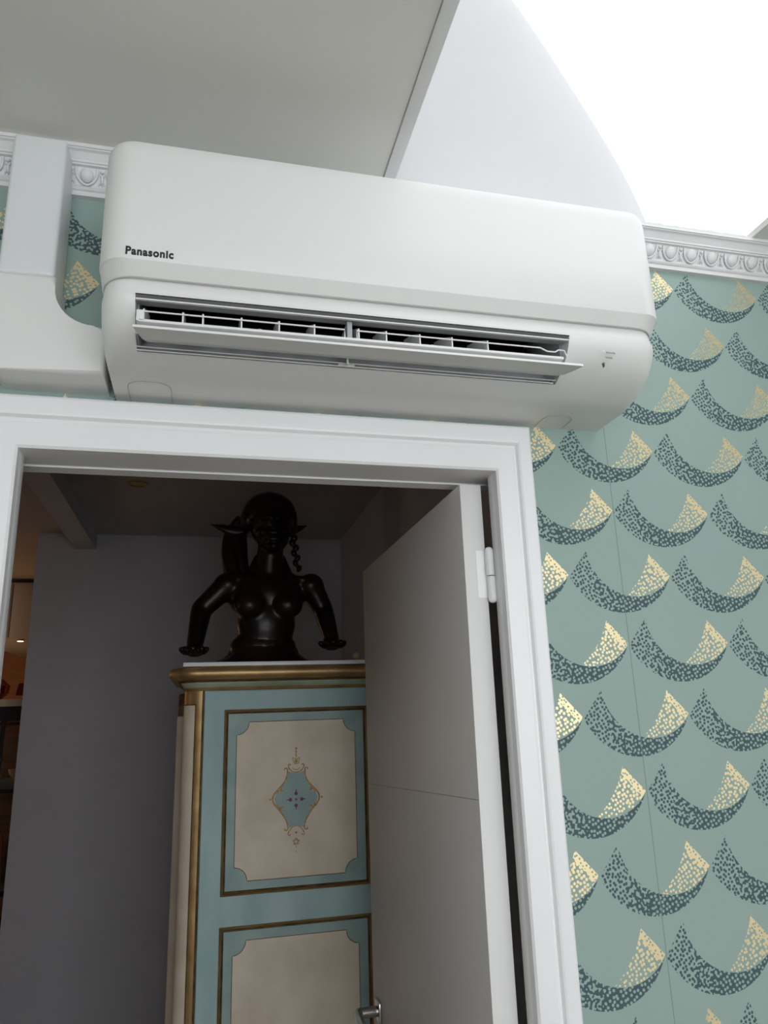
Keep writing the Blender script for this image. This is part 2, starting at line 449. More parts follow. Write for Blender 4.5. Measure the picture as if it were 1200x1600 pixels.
# ------------------------------------------------------------ door leaf, open into the hall
d1 = structure(empty('door_1', (.39, .03, 0)), 'plain grey-white door standing open into the hall, seen edge on', 'door')
LX0, LX1, LY0, LY1, LZ = .3905, .4265, .032, .775, 2.0385
bm = bmesh.new()
box(bm, LX0, LX1, LY0, LY1, .01, LZ, .0012)
leaf = link('leaf', bm, M['doorp'])
hg = bmesh.new()
tube(hg, [(.4310, .026, 1.852), (.4310, .026, 1.888)], .0068, 14); tube(hg, [(.4300, .026, 1.8895), (.4300, .026, 1.930)], .0068, 14)
ellipsoid(hg, (.4300, .026, 1.930), (.0062, .0062, .005)); ellipsoid(hg, (.4310, .026, 1.852), (.0062, .0062, .005))
box(hg, .410, .431, .0312, .0322, 1.856, 1.930)
hinge = link('hinge', hg, M['white'])
bm = bmesh.new(); tube(bm, spline([(LX0, .034, 1.5650), (LX0, .30, 1.5525), (LX0, .55, 1.5400), (LX0, .770, 1.5300)], 4), .0007, 5); crack = link('paint_crack', bm, M['ac_in'])
hh = bmesh.new()
# rose plate and lever
box(hh, LX0-.007, LX0, .690, .735, 1.060, 1.100, .002)
rose = link('back_plate', hh, M['chrome'])
hh = bmesh.new()
tube(hh, [(LX0-.006, .712, 1.080), (LX0-.045, .712, 1.080)], .0105, 16)
tube(hh, [(LX0-.045, .712, 1.080), (LX0-.051, .700, 1.080), (LX0-.052, .66, 1.079), (LX0-.052, .585, 1.078)], [.0105, .0100, .0090, .0085], 14)
hd = link('handle', hh, M['chrome']); tag(hd, 'chrome lever handle')
under(d1, leaf, crack, hinge, rose, hd)

# ------------------------------------------------------------ hall beyond the door
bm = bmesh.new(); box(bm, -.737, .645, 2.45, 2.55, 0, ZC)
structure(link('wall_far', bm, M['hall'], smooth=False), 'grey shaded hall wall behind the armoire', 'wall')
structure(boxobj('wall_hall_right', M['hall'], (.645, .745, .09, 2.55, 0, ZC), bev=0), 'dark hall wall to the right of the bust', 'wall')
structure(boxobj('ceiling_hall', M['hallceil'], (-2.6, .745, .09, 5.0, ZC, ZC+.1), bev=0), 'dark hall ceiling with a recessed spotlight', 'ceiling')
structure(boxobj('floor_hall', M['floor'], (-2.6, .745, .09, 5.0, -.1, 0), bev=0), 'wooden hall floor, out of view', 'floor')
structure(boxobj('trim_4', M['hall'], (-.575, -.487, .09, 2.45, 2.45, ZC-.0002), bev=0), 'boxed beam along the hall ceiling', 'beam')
structure(boxobj('wall_kitchen_left', M['hall'], (-2.7, -2.6, .09, 5.0, 0, ZC), bev=0), 'kitchen side wall, out of view', 'wall')
structure(boxobj('wall_kitchen_right', M['hall'], (.645, .745, 2.55, 5.0, 0, ZC), bev=0), 'kitchen side wall behind the hall, out of view', 'wall')
structure(boxobj('wall_kitchen_far', M['wood'], (-2.6, .745, 5.0, 5.1, 0, ZC), bev=0), 'warm brown wall at the far end beyond the hall', 'wall')
structure(boxobj('wall_hall_near', M['hall'], (-2.6, XL-.1, .0, .09, 0, ZC), bev=0), 'hall wall beside the doorway, out of view', 'wall')

def spotlight(x, y, lit, label):
    e = empty('recessed_spotlight', (x, y, ZC-.004), label, 'spotlight')
    bm = bmesh.new(); rs = []
    for r, z in ((.038, ZC), (.038, ZC-.003), (.034, ZC-.004), (.030, ZC-.003), (.027, ZC-.0005)):
        rs.append([Vector((x+r*math.cos(a), y+r*math.sin(a), z)) for a in [2*PI*k/28 for k in range(28)]])
    rings(bm, rs, True, False); ring = link('rim', bm, M['brass'])
    bm = bmesh.new(); rs = []
    for r, z in ((.0268, ZC-.0006), (.020, ZC-.0012), (.008, ZC-.0018)):
        rs.append([Vector((x+r*math.cos(a), y+r*math.sin(a), z)) for a in [2*PI*k/28 for k in range(28)]])
    rings(bm, rs, False, True); bulb = link('reflector', bm, M['warm'] if lit else M['brass'])
    under(e, ring, bulb)
spotlight(-.248, 1.648, False, 'unlit brass recessed spotlight in the dark hall ceiling')

# ------------------------------------------------------------ air conditioner
AX0, AX1 = -.140, .637
ac = empty('air_conditioner', (.25, 0, 2.13), 'long white wall-mounted air conditioner with open flap above the doorway', 'air conditioner')
def plan(yf, ins, r, z, yb=0.0, n=7):
    x0, x1 = AX0+ins, AX1-ins
    r = min(r, -yf*.98)
    pts = [Vector((x0, yb, z))]
    for k in range(n+1):
        a = PI + k*PI/2/n
        pts.append(Vector((x0+r+r*math.cos(a), yf+r+r*math.sin(a), z)))
    for k in range(n+1):
        a = -PI/2 + k*PI/2/n
        pts.append(Vector((x1-r+r*math.cos(a), yf+r+r*math.sin(a), z)))
    pts.append(Vector((x1, yb, z)))
    return pts
body_prof = [(2.2165, -.1840, .0055, .034), (2.2035, -.1870, .005, .034), (2.1965, -.1875, .005, .034), (2.1945, -.1900, .0045, .034), (2.187, -.1900, .004, .034), (2.178, -.186, .004, .034), (2.168, -.179, .004, .033),
             (2.158, -.169, .0045, .031), (2.150, -.157, .005, .028), (2.143, -.142, .006, .025), (2.138, -.127, .007, .022), (2.1335, -.110, .008, .019), (2.131, -.095, .009, .016)]
def bottom_z(y):
    pz = [(b[1], b[0]) for b in body_prof[5:]] + [(0, 2.130)]
    for (ya, za), (yb, zb) in zip(pz[:-1], pz[1:]):
        if ya <= y <= yb: return za+(zb-za)*(y-ya)/(yb-ya)
    return 2.13
bm = bmesh.new()
rs = [plan(-.175, .012, .03, 2.400)] + [plan(-.178, .012, .032, 2.219)] + [plan(y, i, r, z) for z, y, i, r in body_prof]
rings(bm, rs)
housing = link('housing', bm, M['ac'])
cut = bmesh.new()
extrude_x(cut, [(-.30, 2.1875), (-.165, 2.1925), (-.130, 2.2120), (-.098, 2.2350), (-.062, 2.2480), (-.028, 2.2350), (-.028, 2.1950), (-.060, 2.1800), (-.096, 2.1920), (-.102, 2.1750), (-.115, 2.1560), (-.1365, 2.1405), (-.16, 2.08), (-.30, 2.08)], -.0935, .4845)
cutter = link('cutter', cut, None, smooth=False)
cutter2 = cutter.copy(); COL.objects.link(cutter2)
def apply_bool(o, c):
    md = o.modifiers.new('b', 'BOOLEAN'); md.object = c; md.operation = 'DIFFERENCE'; md.solver = 'EXACT'
    dg = bpy.context.evaluated_depsgraph_get(); me = bpy.data.meshes.new_from_object(o.evaluated_get(dg))
    o.modifiers.clear(); o.data = me
    bpy.data.objects.remove(c)
apply_bool(housing, cutter)
housing.data.polygons.foreach_set('use_smooth', [True]*len(housing.data.polygons)); housing.data.set_sharp_from_angle(angle=math.radians(25))
# front panel: wraps the sides, rolled lip at the bottom
bm = bmesh.new()
rs = []
for z, yf, ins, r in ((2.4110, -.150, .040, .020), (2.4105, -.180, .016, .030), (2.4085, -.192, .007, .033), (2.404, -.1985, .0025, .035), (2.396, -.2020, .0005, .036), (2.385, -.2030, 0, .036),
                      (2.300, -.2040, 0, .036), (2.2300, -.2040, 0, .036), (2.2290, -.2036, .0004, .038), (2.2280, -.2028, .0008, .040), (2.2140, -.1945, .0020, .044), (2.2125, -.1932, .0026, .045), (2.2125, -.1915, .0040, .044), (2.2145, -.1890, .0055, .040)):
    rs.append(plan(yf, ins, r, z, yb=-.008))
rings(bm, rs, True, True)
fp = link('front_panel', bm, M['ac']); apply_bool(fp, cutter2); fp.data.polygons.foreach_set('use_smooth', [True]*len(fp.data.polygons)); fp.data.set_sharp_from_angle(angle=math.radians(28))
parts = [housing, fp]
# recessed moulding line above the outlet, seal and light strip
bm = bmesh.new(); tube(bm, [(-.0935, -.1905, 2.1905), (.4845, -.1905, 2.1905)], .0007, 6); parts.append(link('outlet_seal', bm, M['black']))
bm = bmesh.new(); box(bm, -.0933, .4843, -.1885, -.1850, 2.1845, 2.1862); parts.append(link('outlet_strip', bm, M['ac']))
bm = bmesh.new()
tube(bm, [(-.0935, -.1390, bottom_z(-.1390)-.0002), (.4800, -.1390, bottom_z(-.1390)-.0002)], .0009, 6)
tube(bm, [(-.0935, -.1440, bottom_z(-.1440)-.0001), (.4815, -.1440, bottom_z(-.1440)-.0001)], .0007, 6)
parts.append(link('lower_rib', bm, M['ac']))
# inner duct lining and fan
bm = bmesh.new()
top_l = [(-.186, 2.1870), (-.165, 2.1920), (-.130, 2.2115), (-.098, 2.2345)]
extrude_x(bm, top_l + [(y+.001, z-.0012) for y, z in top_l[::-1]], -.0925, .4835)
low_l = [(-.1330, 2.1432), (-.1150, 2.1570), (-.1020, 2.1755), (-.0960, 2.1925)]
extrude_x(bm, low_l + [(y-.001, z+.0012) for y, z in low_l[::-1]], -.0925, .4835)
box(bm, -.0930, -.0905, -.165, -.06, 2.150, 2.2450); box(bm, .4815, .4840, -.165, -.06, 2.150, 2.2450)
parts.append(link('outlet_lining', bm, M['ac_in'], smooth=False))
bm = bmesh.new()
tube(bm, [(-.072, -.062, 2.2145), (.463, -.062, 2.2145)], .024, 20)
for k in range(26):
    a = k*2*PI/26
    box(bm, -.07, .461, -.063+.0265*math.cos(a)-.0008, -.061+.0265*math.cos(a), 2.2145+.0265*math.sin(a)-.0012, 2.2145+.0265*math.sin(a)+.0012)
parts.append(link('fan', bm, M['black'], smooth=False))
bm = bmesh.new(); bk = [(-.094, 2.1915), (-.062, 2.1815), (-.030, 2.1955), (-.030, 2.2340), (-.062, 2.2465), (-.094, 2.2350)]
extrude_x(bm, bk + [(-.062+(y+.062)*1.02, 2.2145+(z-2.2145)*1.02) for y, z in bk[::-1]], -.0905, .4815)
parts.append(link('dark_fan_lining', bm, M['black'], smooth=False))  # black lining added to darken the deep back of the outlet
# airflow flap
bm = bmesh.new()
fl = [(-.2070, 2.1362), (-.1900, 2.1378), (-.170, 2.1410), (-.1530, 2.1465)]
pr = [(y, z) for y, z in fl] + [(y+.0006, z+.0035) for y, z in fl[::-1]]
rings(bm, [[Vector((xa + (0 if i in (0, 7) else s*.004*(i if i < 4 else 7-i)), y, z)) for i, (y, z) in enumerate(pr)] for xa, s in ((-.0925, 1), (.4915, -1))])
parts.append(link('airflow_flap', bm, M['ac'], smooth=False))
bm = bmesh.new(); box(bm, .1745, .1765, -.152, -.146, 2.139, 2.148); box(bm, .165, .187, -.141, -.137, 2.1425, 2.1445)
parts.append(link('flap_support', bm, M['ac']))
# louver rails with vertical vanes behind them
bm = bmesh.new(); box(bm, -.0890, .4740, -.1880, -.1720, 2.1548, 2.1585, .0008)
box(bm, -.0915, -.0820, -.1880, -.170, 2.1560, 2.1710, .001)
parts.append(link('louver', bm, M['ac']))
grpA = (-.083, -.037, -.013, .034, .081, .126); grpB = (.184, .221, .267, .312, .363)
for x0, x1, zz in ((-.089, .165, None), (.181, .440, 1)):
    bm = bmesh.new(); pts = [(x0, -.187, 2.156), (x0, -.187, 2.1695), (x1, -.187, 2.1695)]
    pts += [(x1, -.187, 2.157)] if not zz else [(.450, -.187, 2.1650), (.462, -.187, 2.1650), (.467, -.187, 2.1685), (.476, -.187, 2.1685), (.479, -.187, 2.1600)]
    tube(bm, pts, .0011, 6); parts.append(link('vane_rail', bm, M['ac'], smooth=False))
vb = bmesh.new()
rings(vb, [[Vector((x, -.186, 2.1555)), Vector((x, -.186, 2.1735)), Vector((x, -.150, 2.1920)), Vector((x, -.112, 2.2050)), Vector((x, -.112, 2.1690)), Vector((x, -.150, 2.1500))] for x in (-.0009, .0009)])
v0 = link('vane', vb, M['ac'], smooth=False)
for i, x in enumerate(grpA+grpB):
    v = v0 if i == 0 else v0.copy()
    if i: COL.objects.link(v)
    v.location = (x, 0, 0); parts.append(v)
pb = bmesh.new(); box(pb, -.0025, .0025, -.140, -.136, 2.1795, 2.1862, .0005)
for i, x in enumerate((.060, .300)):
    p = link('stud', pb, M['ac']) if i == 0 else p.copy()
    if i: COL.objects.link(p)
    p.location = (x, 0, 0); parts.append(p)
pb = bmesh.new(); box(pb, .1700, .1765, -.180, -.110, 2.150, 2.1862); parts.append(link('centre_post', pb, M['ac_in']))
# snap-off covers on the underside
def clip_cover(x0, x1, yfr):
    bm = bmesh.new(); prs = []
    outline = [(x0, -.004)]
    r = .020
    for k in range(7):
        a = PI + k*PI/12; outline.append((x0+r+r*math.cos(a), yfr+r+r*math.sin(a)))
    for k in range(7):
        a = -PI/2 + k*PI/12; outline.append((x1-r+r*math.cos(a), yfr+r+r*math.sin(a)))
    outline.append((x1, -.004))
    top = [Vector((x, y, bottom_z(y)-.0001)) for x, y in outline]
    tube(bm, top, .00045, 5)
    return link('cover_outline', bm, M['ac_in'])
parts.append(clip_cover(-.111, -.054, -.070)); parts.append(clip_cover(.512, .560, -.055))
# lettering
def text(body, size, loc, mat, name, bold=0.0, sx=1.0):
    c = bpy.data.curves.new(name, 'FONT'); c.body = body; c.size = size; c.extrude = .0002; c.offset = bold
    c.resolution_u = 6; c.space_character = 1.12 if bold else 1.0
    o = bpy.data.objects.new(name, c); COL.objects.link(o)
    dg = bpy.context.evaluated_depsgraph_get(); dg.update(); me = bpy.data.meshes.new_from_object(o.evaluated_get(dg))
    bpy.data.objects.remove(o); me.materials.clear(); me.materials.append(mat)
    o = bpy.data.objects.new(name, me); COL.objects.link(o)
    me.transform(Matrix.Translation(loc) @ Matrix.Rotation(PI/2, 4, 'X') @ Matrix.Diagonal((sx, 1, 1, 1)))
    return o
lt = text('Panasonic', .0150, (-.1065, -.2042, 2.2350), M['print'], 'brand_lettering', .00060, 1.0)
xs = [v.co.x for v in lt.data.vertices]; wdt = max(xs)-min(xs)
for v in lt.data.vertices: v.co.x = -.1065+(v.co.x-min(xs))*.0560/wdt
parts.append(lt)
parts.append(text('POWER', .0036, (.5400, -.1893, 2.1690), M['printg'], 'indicator_lettering', .0, 1.15))
parts.append(text('TIMER', .0036, (.5390, -.1877, 2.1620), M['printg'], 'indicator_lettering', .0, 1.1))
bm = bmesh.new(); ellipsoid(bm, (.5355, -.1905, 2.1715), (.0013, .0006, .0013), 10, 6); parts.append(link('indicator_light', bm, M['dimled']))
bm = bmesh.new(); prism_y(bm, [(.5375, 2.1555), (.5370, 2.1525), (.5363, 2.1490), (.5356, 2.1525), (.5350, 2.1555)], -.1872, -.183); parts.append(link('wireless_mark', bm, M['printg']))
under(ac, *parts)

# ------------------------------------------------------------ pipe cover (trunking)
pc = empty('pipe_cover', (-.25, 0, 2.14), 'white plastic pipe cover dropping from the cornice and turning into the air conditioner', 'pipe cover')
bm = bmesh.new(); box(bm, -.2850, -.2135, -.068, 0, 2.2775, 2.5045, .006, 3)
v1 = link('straight_cover', bm, M['duct']); tag(v1, 'bluish white upright length of cover')
def elbow():
    out = []
    def arc(cx, cz, r, a0, a1, n=8):
        for k in range(n+1):
            a = a0+(a1-a0)*k/n; out.append((cx+r*math.cos(a), cz+r*math.sin(a)))
    out.append((-.2875, 2.2780)); arc(-.2675, 2.1560, .020, PI, 1.5*PI)
    out.append((-.1405, 2.1360)); out.append((-.1405, 2.2070))
    arc(-.158, 2.2600, .0525, 1.5*PI, PI, 10)
    out.append((-.2105, 2.2780))
    t = bmesh.new(); prism_y(t, out, -.070, 0)
    ed = [e for e in t.edges if all(abs(v.co.y+.070) < 1e-6 for v in e.verts)]
    bmesh.ops.bevel(t, geom=ed, offset=.006, segments=4, affect='EDGES', profile=.5)
    return t
el = link('elbow_cover', elbow(), M['duct2'])
under(pc, v1, el)

# ------------------------------------------------------------ armoire
arm = empty('armoire', (.28, 1.45, 0), 'antique painted armoire in teal and cream with gilded mouldings, behind the open door', 'armoire')
FX0, FX1, FY, BY = .004, .560, 1.20, 1.72
CL = -.046           # left outer face
def aplan(o, z, rr=.050, n=10):
    x0, x1, y0, y1 = CL-o, FX1+.04+o*.3, FY-o, BY
    r = rr+o*.6
    pts = [Vector((x0, y1, z))]
    for k in range(n+1):
        a = PI + k*PI/2/n; pts.append(Vector((x0+r+r*math.cos(a), y0+r+r*math.sin(a), z)))
    pts += [Vector((x1, y0, z)), Vector((x1, y1, z))]
    return pts
ap = []
bm = bmesh.new(); rings(bm, [aplan(-.006, z) for z in (.02, 1.790)]); ap.append(link('carcass', bm, M['teal']))
def band(name, mat, pr):
    bm = bmesh.new(); rings(bm, [aplan(o, z) for o, z in pr]); ap.append(link(name, bm, mat))
band('gold_bead', M['gold'], [(.000, 1.7665), (.004, 1.7680), (.0055, 1.7710), (.004, 1.7745), (.001, 1.776)])
band('cornice_cove', M['palegreen'], [(.002, 1.775), (.006, 1.778), (.009, 1.784), (.012, 1.789), (.012, 1.7905)])
band('cornice_fillet', M['golddark'], [(.010, 1.790), (.018, 1.7905), (.020, 1.793), (.018, 1.796)])
band('gold_torus', M['gold'], [(.020, 1.795)] + [(.030+.0165*math.cos(a), 1.8145+.0175*math.sin(a)) for a in [-PI/2+PI*k/10 for k in range(11)]] + [(.020, 1.833), (.02, 1.8335)])
# corner column with cream inset
def column_strip(name, mat, o, a0, a1, z0, z1):
    bm = bmesh.new(); r = .050; cx, cy = CL+r, FY+r
    n = 10; prof = []
    for k in range(n+1):
        a = a0+(a1-a0)*k/n; prof.append((cx+(r+o)*math.cos(a), cy+(r+o)*math.sin(a)))
    for k in range(n, -1, -1):
        a = a0+(a1-a0)*k/n; prof.append((cx+(r-.010)*math.cos(a), cy+(r-.010)*math.sin(a)))
    rings(bm, [[Vector((x, y, z)) for x, y in prof] for z in (z0, z1)])
    ap.append(link(name, bm, mat))
A0, A1 = PI+.02, 1.5*PI+.0
column_strip('corner_column', M['gold'], .0005, A0, A1, .05, 1.7670)
column_strip('column_shadow_line', M['golddark'], .0012, A0+.10, A1-.34, .08, 1.7310)  # dark strip painted as a shadow line around the cream inset
column_strip('column_panel', M['cream'], .0022, A0+.14, A1-.40, .08, 1.7270)
# bead beside the column, door slab, frames
bm = bmesh.new(); tube(bm, [(FX0+.002, FY+.002, .05), (FX0+.002, FY+.002, 1.766)], .0035, 8); ap.append(link('gold_edge', bm, M['golddark']))
dr = boxobj('door', M['teal'], (FX0+.007, FX1, FY-.004, FY+.012, .08, 1.7640), bev=.0015); ap.append(dr)
def frame_loop(x0, x1, z0, z1, pr):
    rs = []
    for cx, cz, sx, sz in ((x0, z0, -1, -1), (x1, z0, 1, -1), (x1, z1, 1, 1), (x0, z1, -1, 1), (x0, z0, -1, -1)):
        rs.append([Vector((cx-sx*o, FY-.004-d, cz-sz*o)) for o, d in pr])
    return rings(bmesh.new(), rs, False, False)
sub = []
def panel(z0, z1, orn):
    x0, x1 = .0665, .4830
    f1 = link('panel_moulding', frame_loop(x0, x1, z0, z1, [(0, -.001), (0, .004), (.003, .0065), (.0055, .004), (.0065, -.001)]), M['gold'], smooth=False)
    f2 = link('panel_inner_moulding', frame_loop(x0+.0065, x1-.0065, z0+.0065, z1-.0065, [(0, -.001), (0, .0018), (.002, .0008), (.0042, .0020), (.0060, -.001)]), M['golddark'], smooth=False)
    pl = boxobj('green_panel', M['teal2'], (x0+.012, x1-.012, FY-.0052, FY-.002, z0+.012, z1-.012), bev=0)
    cx0, cx1, cz0, cz1, r = .102, .4455, z0+.034, z1-.0355, .035
    out = []
    for (cx, cz, a0) in ((cx0, cz0, PI/2), (cx1, cz0, PI), (cx1, cz1, 1.5*PI), (cx0, cz1, 0)):
        seg = [(cx+r*math.cos(a0-k*PI/2/10), cz+r*math.sin(a0-k*PI/2/10)) for k in range(11)]
        if (cx, cz) == (cx0, cz0): seg = [(cx+r*math.cos(PI/2-k*PI/20), cz+r*math.sin(PI/2-k*PI/20)) for k in range(11)]
        if (cx, cz) == (cx1, cz0): seg = [(cx+r*math.cos(PI-k*PI/20), cz+r*math.sin(PI-k*PI/20)) for k in range(11)]
        if (cx, cz) == (cx1, cz1): seg = [(cx+r*math.cos(1.5*PI-k*PI/20), cz+r*math.sin(1.5*PI-k*PI/20)) for k in range(11)]
        if (cx, cz) == (cx0, cz1): seg = [(cx+r*math.cos(2*PI-k*PI/20), cz+r*math.sin(2*PI-k*PI/20)) for k in range(11)]
        out += seg
    cp = link('cream_panel', prism_y(bmesh.new(), out, FY-.0064, FY-.004), M['cream'], smooth=False)
    loop = [Vector((x, FY-.0064, z)) for x, z in out]; loop.append(loop[0])
    bl = link('panel_outline', tube(bmesh.new(), loop, .0009, 5, False), M['golddark'])
    fs = [f1, f2, pl, cp, bl]
    if orn:
        yo = FY-.0064; dz = (z0+z1)/2-1.46875
        V = lambda x, z, y=yo: Vector((x, y, z+dz))
        L = [(.249, 1.5375), (.2475, 1.522), (.238, 1.503), (.226, 1.4925), (.2305, 1.486), (.2155, 1.478), (.2095, 1.464), (.2145, 1.450), (.2295, 1.4425), (.226, 1.4345), (.238, 1.420), (.2475, 1.404), (.2495, 1.3865)]
        R_ = [(.5435-x, z) for x, z in L[::-1]]
        bot = [(.262, 1.3885), (.2718, 1.3905), (.282, 1.3885)]; top = [(.284, 1.5335), (.2718, 1.5305), (.260, 1.5335)]
        shape = [(x, z+dz) for x, z in L] + [(x, z+dz) for x, z in bot] + [(x, z+dz) for x, z in R_] + [(x, z+dz) for x, z in top]
        ca = link('cartouche', prism_y(bmesh.new(), shape, yo-.0008, yo+.001), M['teal2'], smooth=False)
        tb = bmesh.new()
        for s in (1, -1):
            X = lambda x: x if s == 1 else .5436-x
            pts = [(.2385, 1.5400), (.2395, 1.5445), (.2450, 1.5450), (.2470, 1.5380), (.2450, 1.522), (.236, 1.505), (.224, 1.492), (.211, 1.479), (.2055, 1.464), (.211, 1.449), (.224, 1.435), (.236, 1.419), (.2455, 1.402), (.2485, 1.386), (.2450, 1.3805), (.2395, 1.3820), (.2405, 1.3865)]
            sp_ = spline([V(X(x), z) for x, z in pts], 5)
            tube(tb, sp_, [.0024*(.6+.4*math.sin(PI*i/(len(sp_)-1))) for i in range(len(sp_))], 6)
            ellipsoid(tb, V(X(.1985), 1.4635), (.0028, .0015, .0028), 8, 6)
            for x, z, rx, rz, an in ((.2245, 1.4895, .011, .0042, -.5), (.231, 1.4860, .006, .003, .2), (.2245, 1.4385, .011, .0042, .5), (.231, 1.4425, .006, .003, -.2), (.219, 1.483, .007, .003, -1.1), (.219, 1.4450, .007, .003, 1.1)):
                ellipsoid(tb, V(X(x), z), (rx, .0015, rz), 8, 6, Matrix.Rotation(-an*s*-1, 3, 'Y'))
            # top and bottom scrolls
            tube(tb, spline([V(X(x), z) for x, z in [(.2718, 1.5330), (.261, 1.5360), (.2525, 1.5430), (.2495, 1.5520), (.2525, 1.5560), (.2565, 1.5530)]], 4), .0017, 6)
            tube(tb, spline([V(X(x), z) for x, z in [(.2718, 1.5400), (.265, 1.5420), (.2610, 1.5470)]], 4), .0010, 6)
            tube(tb, spline([V(X(x), z) for x, z in [(.2718, 1.3920), (.262, 1.3885), (.2530, 1.3790), (.2490, 1.3700), (.2530, 1.3665), (.2565, 1.3700)]], 4), .0015, 6)
            tube(tb, spline([V(X(x), z) for x, z in [(.2718, 1.5700), (.2650, 1.5720), (.2610, 1.5735), (.2640, 1.5640), (.2660, 1.5580), (.2718, 1.5570)]], 3), .0012, 5)
        ellipsoid(tb, V(.2715, 1.5985), (.0034, .0015, .0034), 8, 6); ellipsoid(tb, V(.2715, 1.5895), (.0026, .0015, .0040), 8, 6)
        ellipsoid(tb, V(.2715, 1.5800), (.0020, .0015, .0060), 8, 6); ellipsoid(tb, V(.2715, 1.5650), (.0050, .0015, .0060), 8, 6)
        for a in range(5):
            an = PI/2+a*2*PI/5; ellipsoid(tb, V(.2715+.0065*math.cos(an), 1.3500+.0065*math.sin(an)), (.0038, .0015, .0034), 8, 6)
        ellipsoid(tb, V(.2715, 1.3370), (.0014, .0012, .0050), 6, 6); ellipsoid(tb, V(.2715, 1.3245), (.0020, .0012, .0020), 6, 6)
        so = link('gilt_scrollwork', tb, M['goldpaint'])
        fb = bmesh.new()
        ellipsoid(fb, V(.2715, 1.4605, yo-.0008), (.0030, .0009, .0032), 8, 6)
        for cx, cz in ((0, .0165), (0, -.0165), (.0165, 0), (-.0165, 0)):
            ellipsoid(fb, V(.2715+cx*.95, 1.4605+cz*.95, yo-.0008), (.0052 if cx == 0 else .0046, .0009, .0052 if cx else .0046), 10, 6)
            tube(fb, [V(.2715+cx*1.1, 1.4605+cz*1.1, yo-.0008), V(.2715+cx*1.75, 1.4605+cz*1.75, yo-.0008)], [.0022, .0003], 5)
        gb = bmesh.new(); ellipsoid(gb, V(.2715, 1.3735, yo), (.0024, .0010, .0024), 8, 6)
        fo2 = link('painted_flower', fb, M['plum'])
        fs += [ca, so, fo2, link('painted_dot', gb, M['plum'])]
    return fs
for z0, z1, orn in ((1.2255, 1.7120, True), (.3000, 1.1510, True)):
    sub += panel(z0, z1, orn)
# side panel mouldings and back corner
bm = bmesh.new(); box(bm, CL-.002, CL+.01, FY+.115, FY+.125, .1, 1.73, .001); box(bm, CL-.002, CL+.01, FY+.40, FY+.41, .1, 1.73, .001); box(bm, CL-.002, CL+.01, FY+.125, FY+.40, 1.72, 1.73, .001)
ap.append(link('side_moulding', bm, M['golddark']))
bm = bmesh.new(); box(bm, CL-.030, CL+.02, BY-.05, BY+.01, .02, 1.775, .008); ap.append(link('back_corner', bm, M['golddark']))
bm = bmesh.new(); box(bm, CL-.030, CL-.006, BY-.11, BY-.055, .02, 1.70, .006); ap.append(link('back_pilaster', bm, M['cream']))
under(arm, *ap)
for s in sub:
    s.parent = dr; s.matrix_parent_inverse = Matrix()
tag(boxobj('top_board', M['white'], (-.052, .565, 1.163, 1.700, 1.8337, 1.8450), bev=.0008), 'thin white board lying on top of the painted armoire', 'board')
bm = bmesh.new(); ellipsoid(bm, (.470, 1.27, 1.8655), (.0125, .0125, .0125), 20, 14); tube(bm, [(.470, 1.27, 1.8450), (.470, 1.27, 1.858)], [.010, .006], 14)
tag(link('wooden_finial', bm, M['woodball']), 'small pale round wooden knob on the armoire top, right of the bust', 'wooden knob')

# ------------------------------------------------------------ bronze bust
bu = empty('bronze_bust', (.20, 1.40, 1.845), 'dark bronze bust of a woman with tied-back hair and lowered arms', 'sculpture')
Yb = 1.38
def remesh(bm, name, vox, smooth_it, fac=.5):
    o = link('tmp', bm, None)
    md = o.modifiers.new('r', 'REMESH'); md.mode = 'VOXEL'; md.voxel_size = vox; md.use_smooth_shade = True
    ms = o.modifiers.new('s', 'SMOOTH'); ms.iterations = smooth_it; ms.factor = fac
    dg = bpy.context.evaluated_depsgraph_get(); me = bpy.data.meshes.new_from_object(o.evaluated_get(dg))
    bpy.data.objects.remove(o); me.materials.clear(); me.materials.append(M['bronze'])
    o = bpy.data.objects.new(name, me); COL.objects.link(o)
    me.polygons.foreach_set('use_smooth', [True]*len(me.polygons))
    return o
b = bmesh.new()
HX = .214     # face centre
# torso
ellipsoid(b, (.198, Yb+.015, 2.070), (.128, .070, .085))                 # rib cage
ellipsoid(b, (.200, Yb+.020, 2.118), (.140, .055, .038)); ellipsoid(b, (.205, Yb+.022, 2.150), (.075, .040, .035))                 # shoulder girdle
ellipsoid(b, (.198, Yb+.010, 1.985), (.096, .066, .110))                 # waist
ellipsoid(b, (.190, Yb+.020, 1.905), (.108, .070, .060))                 # base of torso
capsule(b, (.205, Yb+.020, 2.120), (.209, Yb-.002, 2.235), .050, .042)   # neck
capsule(b, (.155, Yb+.030, 2.145), (.175, Yb+.02, 2.195), .026, .022); capsule(b, (.262, Yb+.030, 2.145), (.242, Yb+.02, 2.195), .026, .022)
capsule(b, (.195, Yb-.030, 2.118), (.095, Yb-.010, 2.128), .009, .012); capsule(b, (.220, Yb-.030, 2.118), (.322, Yb-.010, 2.128), .009, .012)
for bx in (.141, .263):
    ellipsoid(b, (bx, Yb-.038, 2.036), (.050, .040, .044)); ellipsoid(b, (bx+(.202-bx)*.15, Yb-.028, 2.066), (.044, .032, .044))
ellipsoid(b, (.139, Yb-.088, 2.022), (.006, .006, .006)); ellipsoid(b, (.267, Yb-.088, 2.022), (.006, .006, .006))
